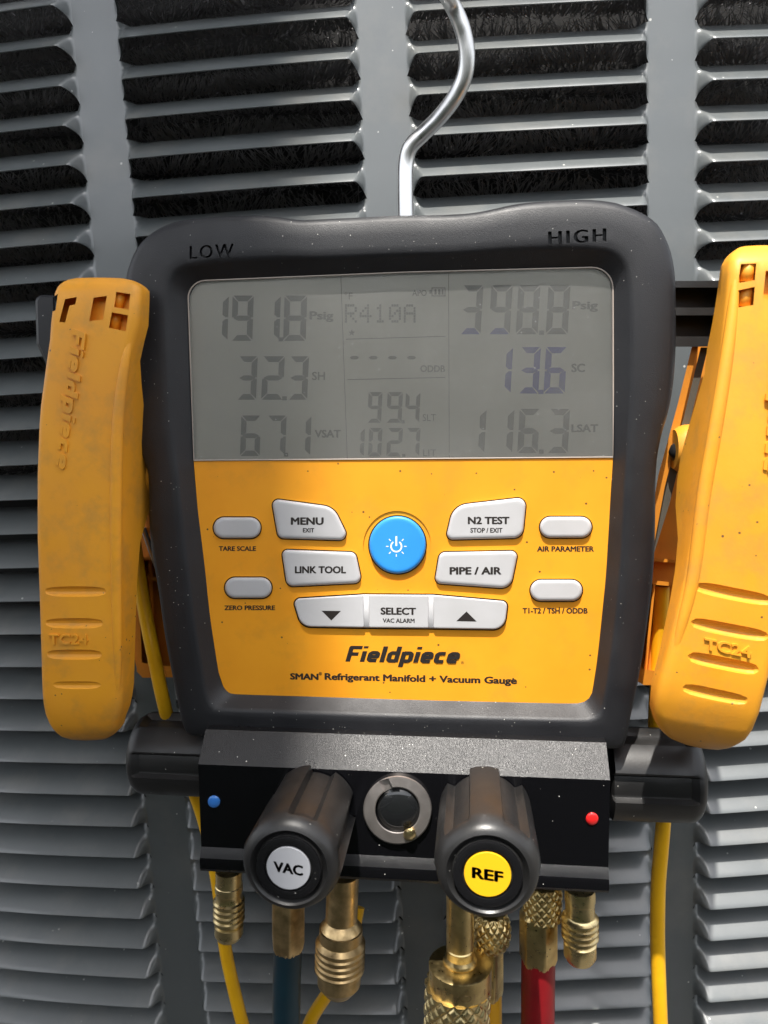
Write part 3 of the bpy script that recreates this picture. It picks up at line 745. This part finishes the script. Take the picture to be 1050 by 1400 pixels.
# brass ports
def thread(t0, t1, r, a, n):
    out = []
    for k in range(n):
        for f, q in ((0, 0), (.22, 1), (.5, 1), (.72, 0)): out.append((t0+(t1-t0)*(k+f)/n, r-a+a*q))
    return out+[(t1, r-a)]
def mmr(px, Y): return px*(CAMD+Y)/FPX*1.0
def port(name, x, y0, y1, Y, prof, m, label=None, par=None, n=40, fr=None, x1=None):
    o = lathe(prof, P(x, y0, Y), P(x if x1 is None else x1, y1, Y), n, fr).build(name, m, par or gauge, True, 30)
    if label: o['label'] = label
    return o
k = 1/FPX*(CAMD+3)
port('flare_port', 313, 1190, 1282, 3, [(0, 19.5*k), (.2, 19.5*k), (.21, 20.5*k), (.3, 20.5*k), (.31, 19.5*k), (.36, 19*k)]+thread(.42, .76, 23.5*k, 2.6*k, 4)+[(.78, 18*k), (.80, 21.5*k), (.93, 21.5*k), (1, 17*k), (1, 10*k)], M['brass_bright'], 'brass port under the left end')
port('flare_port', 793, 1215, 1313, 3, [(0, 20.5*k), (.08, 21.5*k), (.16, 21.5*k), (.17, 20.5*k), (.34, 20.5*k), (.36, 21*k)]+thread(.38, .70, 26*k, 3*k, 4)+[(.72, 20*k), (.745, 23*k), (.92, 23*k), (1, 18*k), (1, 9*k)], M['brass_bright'], 'brass port under the right end')
k = 1/FPX*(CAMD+0)
port('vacuum_port', 469, 1195, 1356, 0, [(0, 23.5*k), (.38, 23.5*k), (.385, 22*k), (.41, 26*k), (.45, 30*k), (.455, 32*k), (.54, 32*k), (.545, 31*k)]+thread(.565, .82, 37*k, 2.4*k, 5)+[(.825, 33.5*k), (.83, 32.5*k), (.92, 32*k), (1, 21*k), (1, 12*k)], M['brass_dark'], 'large threaded brass port beside the teal hose', x1=463)
M['brass_dark']
port('stem', 629, 1220, 1322, 0, [(0, 20*k), (.72, 20*k), (.73, 18.8*k), (.745, 20*k), (.85, 20*k), (.88, 24*k), (.91, 25*k), (.93, 23.5*k), (.95, 25*k), (.98, 25*k), (1, 22*k)], M['brass'], 'brass stem below the REF knob')

# ------------------------------------------------------------------ hoses and couplings
def knurl(name, x0, y0, x1, y1, Y, Rm, m, par, nu=30, nvr=1.0, a=.9, cap=None, dome=False):
    top = P(x0, y0, Y); bot = P(x1, y1, Y); L = (bot-top).length; n = nu*8
    step = 2*math.pi*Rm/nu/8; rows = max(8, int(L/step)); prof = [(i/rows, Rm) for i in range(rows+1)]
    def fr(th, t):
        u = th/(2*math.pi)*nu; v = t*L/(2*math.pi*Rm/nu)*.9
        tri = lambda q: abs((q % 1)-.5)*2
        h = 1-max(tri(u*.5+v*.5), tri(u*.5-v*.5))
        f = 1-(a/Rm)+(a/Rm)*min(1, h*1.9)
        if dome: f *= math.sqrt(max(0.05, 1-(abs(t-.5)*1.55)**2.6))
        return f
    return lathe(prof, top, bot, n, fr).build(name, m, par, True, 50)
def hexf(name, x, y0, y1, Y, Rm, m, par, rot=0.0, x1=None, taper=1.0):
    def fr(th, t):
        a = (th-rot) % (math.pi/3)-math.pi/6; f = math.cos(math.pi/6)/math.cos(a)
        e = max(0, min(1, min(t, 1-t)/.10)); rnd = min(1.0, .93+.07*e)
        return min(f, .97)*(rnd if f > .9 else 1)
    prof = [(0, Rm*.88), (.03, Rm*.95), (.08, Rm), (.5, Rm), (.86, Rm*taper), (.95, Rm*taper*.96), (1, Rm*taper*.88)]
    return lathe(prof, P(x, y0, Y), P(x if x1 is None else x1, y1, Y), 96, fr).build(name, m, par, True, 22)
# teal hose
e = empty('charging_hose', P(393, 1420, 10), 'dark teal rubber hose in a brass ferrule hanging below the VAC knob', 'hose', 'hoses below the gauge')
hexf('ferrule', 394, 1200, 1298, 10, 7.6, M['brass_dark'], e, .2)
M['brass']
MB().loft(tube_loops(catmull([P(394, 1290, 10), P(392, 1350, 10), P(391, 1430, 11), P(388, 1520, 13)], 6), 6.0, 28)).build('hose_tube', M['hose_teal'], e)
# red hose
e = empty('charging_hose', P(735, 1420, 12), 'red rubber hose with brass hex ferrule and knurled nut hanging at the right', 'hose', 'hoses below the gauge')
knurl('knurled_nut', 742, 1205, 741, 1253, 10, 8.0, M['brass'], e, 26, a=.7, dome=False)
hexf('ferrule', 736, 1244, 1317, 10, 8.0, M['brass'], e, .25)
MB().loft(tube_loops(catmull([P(736, 1310, 10), P(735.5, 1350, 10), P(735, 1430, 11), P(735, 1520, 12)], 6), 6.9, 28)).build('hose_tube', M['hose_red'], e)
# yellow hose behind the large coupling
e = empty('charging_hose', P(672, 1420, 16), 'yellow rubber hose with knurled nut and brass ferrule, half hidden behind the large knurled coupling', 'hose', 'hoses below the gauge')
knurl('knurled_nut', 672, 1248, 672, 1296, 14, 8.2, M['brass'], e, 26, a=.7, dome=True)
hexf('ferrule', 668, 1288, 1362, 16, 6.4, M['brass'], e, .1)
MB().loft(tube_loops(catmull([P(671, 1350, 16), P(671, 1380, 16), P(671, 1430, 16), P(670, 1520, 16)], 6), 4.7, 28)).build('hose_tube', M['hose_yellow'], e)
# large coupling
e = empty('hose_coupling', P(625, 1420, 0), 'large brass coupling with diamond knurling and engraved collar, under the REF knob', 'coupling')
k = 1/FPX*(CAMD-1)
lathe([(0, 30*k), (.02, 43*k), (.06, 45.5*k), (.93, 45.5*k), (1, 44*k)], P(629, 1316, -1), P(629, 1348, -1), 64).build('collar', M['brass'], e, True, 30)
knurl('knurled_sleeve', 626, 1346, 622, 1450, -1, 13.4, M['brass_bright'], e, 30, a=1.0)
t_ = text('stamped_lettering', 'YOKEJ', 645, 1335, 58, 12, 0, M['brass_dark'], e, .04, .0)
for v in t_.data.vertices:    # wrap the stamping round the collar
    ax = P(629, 1332, -1).x*MM; rr = 45.65*k*MM; dx = max(-.95, min(.95, (v.co.x-ax)/rr)); v.co.y = -1*MM-rr*math.sqrt(1-dx*dx)
t2_ = text('stamped_lettering', '2003', 600, 1331, 22, 9, 0, M['brass_dark'], e, .02, .0)
for v in t2_.data.vertices:
    ax = P(629, 1332, -1).x*MM; rr = 45.65*k*MM; dx = max(-.95, min(.95, (v.co.x-ax)/rr)); v.co.y = -1*MM-rr*math.sqrt(1-dx*dx)

# ------------------------------------------------------------------ pipe clamps
def interp(tab, y):
    for (a, *va), (b, *vb) in zip(tab, tab[1:]):
        if y <= b: t = (y-a)/(b-a) if b > a else 0; return [p+(q-p)*t for p, q in zip(va, vb)]
    return list(tab[-1][1:])
def jaw(name, rows, par, m, bulge=1.2, rad=3.0):
    """rows: (Lx,Ly,Rx,Ry, Yf, depthL, depthR): lofted shell solid"""
    loops = []
    for Lx, Ly, Rx, Ry, Yf, dL, dR in rows:
        a = P(Lx, Ly, Yf); b = P(Rx, Ry, Yf); ex = (b-a); w_ = ex.length; u = ex/w_; r = min(rad, w_*.3)
        pts = [a+Vector((0, dL, 0)), a+Vector((0, (dL+r)/2, 0))]
        for k in range(7):
            t = k/6*math.pi/2; pts.append(a+u*(r-r*math.cos(t))+Vector((0, r-r*math.sin(t), 0)))
        for k in range(1, 8):
            t = k/8; pts.append(a+u*(r+(w_-2*r)*t)+Vector((0, -bulge*math.sin(math.pi*t)*.5, 0)))
        for k in range(7):
            t = math.pi/2-k/6*math.pi/2; pts.append(b-u*(r-r*math.cos(t))+Vector((0, r-r*math.sin(t), 0)))
        pts += [b+Vector((0, (dR+r)/2, 0)), b+Vector((0, dR, 0))]
        loops.append(pts)
    return MB().loft(loops).build(name, m, par, True, 50)
def capsule(x0, y0, x1, y1, Y, r):
    a, b = P(x0, y0, Y), P(x1, y1, Y); d = b-a; n = 12; pr = []
    for k in range(n+1): t = k/n; pr.append((t, max(.05, r*(1-(2*abs(t-.5))**5)**.5)))
    return lathe(pr, a, b, 14)
def groove_mb(x0, y0, x1, y1, Y, r):
    b = capsule(x0, y0, x1, y1, Y, r); return b
# left clamp ------------------------------------------------
cl_ = empty('pipe_clamp', P(110, 1011, 0), 'worn yellow pipe clamp hanging left of the display, its lead curling behind', 'clamp', 'yellow pipe clamps at the sides of the gauge')
Lt = [(380, 98), (382, 88), (386, 79), (392, 74), (400, 70.5), (440, 65.5), (463, 64), (504, 58), (566, 50), (650, 47), (733, 47), (816, 50), (900, 52.5), (954, 54), (975, 57), (990, 63), (1001, 70), (1008, 79), (1011.5, 90)]
Rt = [(380, 170), (382, 179), (386, 186), (392, 190), (400, 190), (440, 187), (455, 183), (490, 175), (540, 167), (600, 163), (660, 161.5), (733, 161.5), (816, 162), (900, 163), (954, 164.5), (975, 163), (990, 158), (1001, 158), (1008, 151), (1011.5, 145)]
Dt = [(380, 6), (392, 9), (440, 10), (489, 10), (553, 19), (604, 27), (650, 36), (680, 36), (719, 25), (752, 19), (805, 16), (899, 13.5), (948, 12), (990, 9), (1011.5, 5)]
Yt = [(380, -17), (384, -20.5), (392, -22.5), (410, -24), (600, -25), (900, -25), (960, -24), (985, -22.5), (1001, -20), (1011.5, -15)]
ys = [380, 382, 384.5, 388, 392, 400, 420, 440, 463, 490, 520, 553, 580, 604, 630, 650, 680, 700, 719, 735, 752, 780, 805, 850, 899, 925, 948, 965, 978, 990, 998, 1004, 1008, 1011.5]
rows = [(interp(Lt, y)[0], y, interp(Rt, y)[0], y, interp(Yt, y)[0], max(9, interp(Dt, y)[0]*.7), interp(Dt, y)[0]) for y in ys]
fj = jaw('front_jaw', rows, cl_, M['clamp'])
def slot(q, Y0, Y1): return MB().quadbox(q, Y0, Y1)
cuts = [groove_mb(53, 809.5, 149, 809.5, -26.3, 2.1), groove_mb(54, 853, 144, 853, -26.3, 2.1), groove_mb(56, 896, 142, 896, -26.3, 2.1), groove_mb(60, 938.5, 143, 938.5, -26.2, 2.0),
        slot([(89, 409), (105, 406), (103, 416), (95, 418), (89, 441), (81, 440)], -30, -17), slot([(128, 407), (146, 404.5), (141, 437), (122, 439)], -30, -20.5),
        slot([(159, 399), (178, 402), (176, 423), (156, 420)], -32, -19), slot([(153, 427), (175, 431), (172, 453), (149, 448)], -32, -19), slot([(74, 405), (79, 402), (76, 424), (72, 426)], -32, -18)]
boolean(fj, cuts)
for a, b in (((166, 400), (160, 423)), ((160, 428), (156, 450))): MB().loft(tube_loops([P(*a, -20), P(*b, -20)], 2.0, 10)).build('slot_rib', M['clamp'], fj)
text('raised_lettering', 'Fieldpiece', 0, 0, 1, 25, -25.2, M['clamp'], fj, 0, .022, .12, .8, vertical=(107, 450, 84, 641))
text('raised_lettering', 'TC24', 94.5, 873.5, 54, 14.5, -25.0, M['clamp'], fj, 0, .012, 0, 1.05)
# long ridge along the inner edge
MB().loft(tube_loops(catmull([P(x, y, Y) for x, y, Y in ((181, 448, -21.5), (172, 490, -23), (164, 545, -23.5), (160, 600, -23.8), (158.5, 700, -23.8), (159, 800, -23.8), (160.5, 880, -23.8), (161, 945, -23))], 5), [max(.5, 2.3*math.sin(math.pi*(i+.5)/36)**.35) for i in range(36)], 12)).build('edge_ridge', M['clamp'], fj)
# pivot boss
c = P(209, 648, 8)
lathe([(0, 9.6), (.6, 9.6), (.8, 9.1), (1, 8.0)], (c.x-4, 8, c.z), (c.x+2.2, 8, c.z), 36).build('pivot_boss', M['clamp'], cl_, True, 40)
# rear jaw : open tray with ribs, seen from its inside
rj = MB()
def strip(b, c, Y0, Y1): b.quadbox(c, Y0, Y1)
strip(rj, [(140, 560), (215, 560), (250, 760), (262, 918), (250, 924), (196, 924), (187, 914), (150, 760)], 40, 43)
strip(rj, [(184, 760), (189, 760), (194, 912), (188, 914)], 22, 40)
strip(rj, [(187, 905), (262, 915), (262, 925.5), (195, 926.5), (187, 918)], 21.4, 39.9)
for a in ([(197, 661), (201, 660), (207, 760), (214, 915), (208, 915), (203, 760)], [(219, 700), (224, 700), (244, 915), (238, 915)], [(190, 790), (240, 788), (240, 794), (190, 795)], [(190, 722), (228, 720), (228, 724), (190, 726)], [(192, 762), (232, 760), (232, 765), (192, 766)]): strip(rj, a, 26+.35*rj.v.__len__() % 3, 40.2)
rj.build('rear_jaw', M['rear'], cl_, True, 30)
MB().loft(tube_loops([P(196, 722, 16), P(206, 752, 18), P(216, 778, 20)], 1.2, 10)).build('spring', M['steel'], cl_)
# lead of the left clamp
pts = [(176, 690, 20), (186, 760, 20), (199, 840, 18), (211, 900, 16), (225, 965, 18), (240, 1020, 30), (275, 1110, 34), (296, 1200, 30), (307, 1290, 26), (318, 1345, 24), (333, 1405, 22), (352, 1470, 22), (380, 1500, 22), (405, 1450, 22), (425, 1395, 20), (453, 1350, 20), (475, 1310, 26), (490, 1240, 34)]
MB().loft(tube_loops(catmull([P(*p) for p in pts], 7), [2.9]*60+[2.9-.0*i for i in range(60)], 14)).build('cable', M['cable'], cl_)
# right clamp ------------------------------------------------
cr_ = empty('pipe_clamp', P(955, 1030, 0), 'tilted yellow pipe clamp cut off by the right edge, gripping the black bracket', 'clamp', 'yellow pipe clamps at the sides of the gauge')
def edge(tab, y): return interp(tab, y)[0]
# centre-line frame: rows tilt with the clamp, left front edge given, right edge = left + width vector
LE = [(336, 1014), (340, 1008), (347, 1002), (357, 999), (400, 996), (430, 993), (505, 985), (592, 970), (680, 955), (720, 950), (789, 939), (860, 922), (900, 913), (946, 900), (975, 896), (992, 900), (1003, 906), (1012, 917), (1018, 932)]
DR = [(336, 6), (357, 10), (432, 14), (470, 17), (505, 17), (592, 26), (640, 30), (700, 26), (746, 17), (831, 12), (889, 11), (946, 10), (990, 8), (1018, 5)]
WD = [(336, 62), (340, 78), (347, 92), (357, 100), (400, 104), (505, 112), (680, 128), (860, 140), (946, 143), (975, 137), (992, 124), (1003, 107), (1012, 84), (1018, 58)]
YR = [(336, -19), (340, -22), (347, -25), (360, -27.5), (600, -31), (900, -32), (950, -31), (985, -28), (1003, -24), (1018, -18)]
ys = [336, 338, 341, 346, 352, 357, 375, 400, 432, 470, 505, 550, 592, 630, 665, 700, 746, 789, 831, 870, 900, 925, 946, 962, 975, 985, 993, 1000, 1006, 1012, 1018]
TL = .205
rows = []
for y in ys:
    L_ = edge(LE, y); W_ = edge(WD, y); tl = min(TL, max(.0, (y-340)/500*TL*1.4)) if y < 700 else TL
    if y > 946: tl = TL-.05*(y-946)/72
    rows.append((L_, y, L_+W_, y+W_*tl, edge(YR, y), edge(DR, y), 30))
fj = jaw('front_jaw', rows, cr_, M['clamp'], rad=3.4)
gY = -32.7
cuts = [groove_mb(945, 801, 1062, 824, gY, 2.2), groove_mb(941, 850.5, 1057, 873, gY, 2.2), groove_mb(938, 897, 1042, 918, gY, 2.2), groove_mb(929, 940.5, 1030, 962, gY, 2.2),
        slot([(1013, 361), (1034, 360), (1032, 383), (1009, 387)], -36, -24), slot([(1009, 397), (1032, 392), (1030, 417), (1005, 421)], -36, -24), slot([(1047, 370), (1062, 372), (1058, 410), (1043, 408)], -36, -25)]
boolean(fj, cuts)
for a, b in (((1024, 360), (1019, 386)), ((1021, 394), (1015, 420))): MB().loft(tube_loops([P(*a, -25), P(*b, -25)], 2.2, 10)).build('slot_rib', M['clamp'], fj)
text('raised_lettering', 'TC24', 993.5, 884.5, 64, 16, -31.5, M['clamp'], fj, .19, .012, 0, 1.55)
text('raised_lettering', 'Fieldpiece', 0, 0, 1, 27, -31.3, M['clamp'], fj, 0, .022, .12, .8, vertical=(1072, 440, 1051, 648))
MB().loft(tube_loops(catmull([P(x, y, Y) for x, y, Y in ((1006, 372, -26), (1001, 430, -27.5), (991, 505, -29), (977, 592, -30), (962, 680, -30.2), (948, 789, -30.5), (931, 860, -30.5), (912, 940, -29))], 5), [max(.5, 2.3*math.sin(math.pi*(i+.5)/36)**.35) for i in range(36)], 12)).build('edge_ridge', M['clamp'], fj)
c = P(936, 614, 6)
lathe([(0, 7.2), (.2, 8.4), (.4, 9.0), (1, 9.3)], (c.x-4.0, 6, c.z), (c.x+5, 6, c.z), 36).build('pivot_boss', M['clamp'], cr_, True, 40)
c = P(920, 618, 6)
lathe([(0, .5), (.2, 2.4), (.5, 3.7), (.8, 4.3), (1, 4.3)], (c.x-1.5, 6, c.z), (c.x+2.5, 6, c.z), 24).build('rivet', M['black'], cr_, True, 40)
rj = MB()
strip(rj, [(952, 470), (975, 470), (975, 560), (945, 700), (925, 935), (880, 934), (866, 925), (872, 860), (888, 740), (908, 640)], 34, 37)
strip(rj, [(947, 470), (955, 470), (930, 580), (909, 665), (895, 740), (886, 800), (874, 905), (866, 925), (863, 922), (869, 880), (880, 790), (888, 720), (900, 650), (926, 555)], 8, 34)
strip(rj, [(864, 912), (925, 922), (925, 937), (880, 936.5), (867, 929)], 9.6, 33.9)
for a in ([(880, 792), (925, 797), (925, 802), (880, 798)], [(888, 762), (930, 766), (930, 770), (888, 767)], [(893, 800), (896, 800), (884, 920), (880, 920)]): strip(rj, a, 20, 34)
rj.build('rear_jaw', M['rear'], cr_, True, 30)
MB().quadbox([(958, 475), (968, 475), (945, 570), (915, 690), (890, 770), (884, 770), (905, 680), (935, 570)], 10, 26).build('jaw_pad', M['pad'], cr_, False)
pts = [(905, 800, 30), (900, 900, 34), (896, 1000, 38), (900, 1060, 38), (907, 1110, 34), (904, 1160, 32), (900, 1210, 32), (899, 1280, 32), (901, 1350, 32), (904, 1420, 32), (908, 1500, 32)]
MB().loft(tube_loops(catmull([P(*p) for p in pts], 7), 3.1, 14)).build('cable', M['cable'], cr_)

# black brackets that carry the clamps
b = MB(); Y0, Y1 = 4, 26
def bx(x0, y0, x1, y1, a, c): b.quadbox([(x0, y0), (x1, y0), (x1, y1), (x0, y1)], a, c)
bx(900, 387, 1003, 474, 14, 18); bx(900, 384, 1003, 393, Y0, 18); bx(900, 420.5, 1003, 431, Y0+1, 18); bx(900, 460, 1003, 474, Y0+1, 18); bx(900, 384, 918, 474, Y0, 18); bx(985, 384, 1003, 474, Y0, 18)
o = b.build('clamp_bracket', M['black'], gauge, False); o['label'] = 'ribbed bracket on the right side'
b = MB(); c0 = rpoly([(48, 403.5, 10), (75, 403.5, 4), (78, 505, 4), (66, 505, 14), (50, 470, 12)])
b.loft([[P(x, y, Y) for x, y in offset(c0, d)] for d, Y in ((-3, 2), (-.8, 3), (0, 5), (0, 22))])
b.quadbox([(70, 425), (225, 425), (225, 470), (70, 470)], 6, 20)
o = b.build('clamp_bracket', M['boot'], gauge, True, 30); o['label'] = 'rounded end of the left bracket'

# ------------------------------------------------------------------ unseen board added up and to the left to shade the left side
q0 = Vector((-62, 0, 0))+SDIR*3500; 
shade_mb = MB()
shade_mb.box((q0.x-3200, q0.y-2600, q0.z-20), (q0.x, q0.y+2200, q0.z+20))
# (kept to the left of the sun line through the middle of the keypad)
o = shade_mb.build('added_shade_board', M['concrete'], None, False); tag(o, kind='structure')
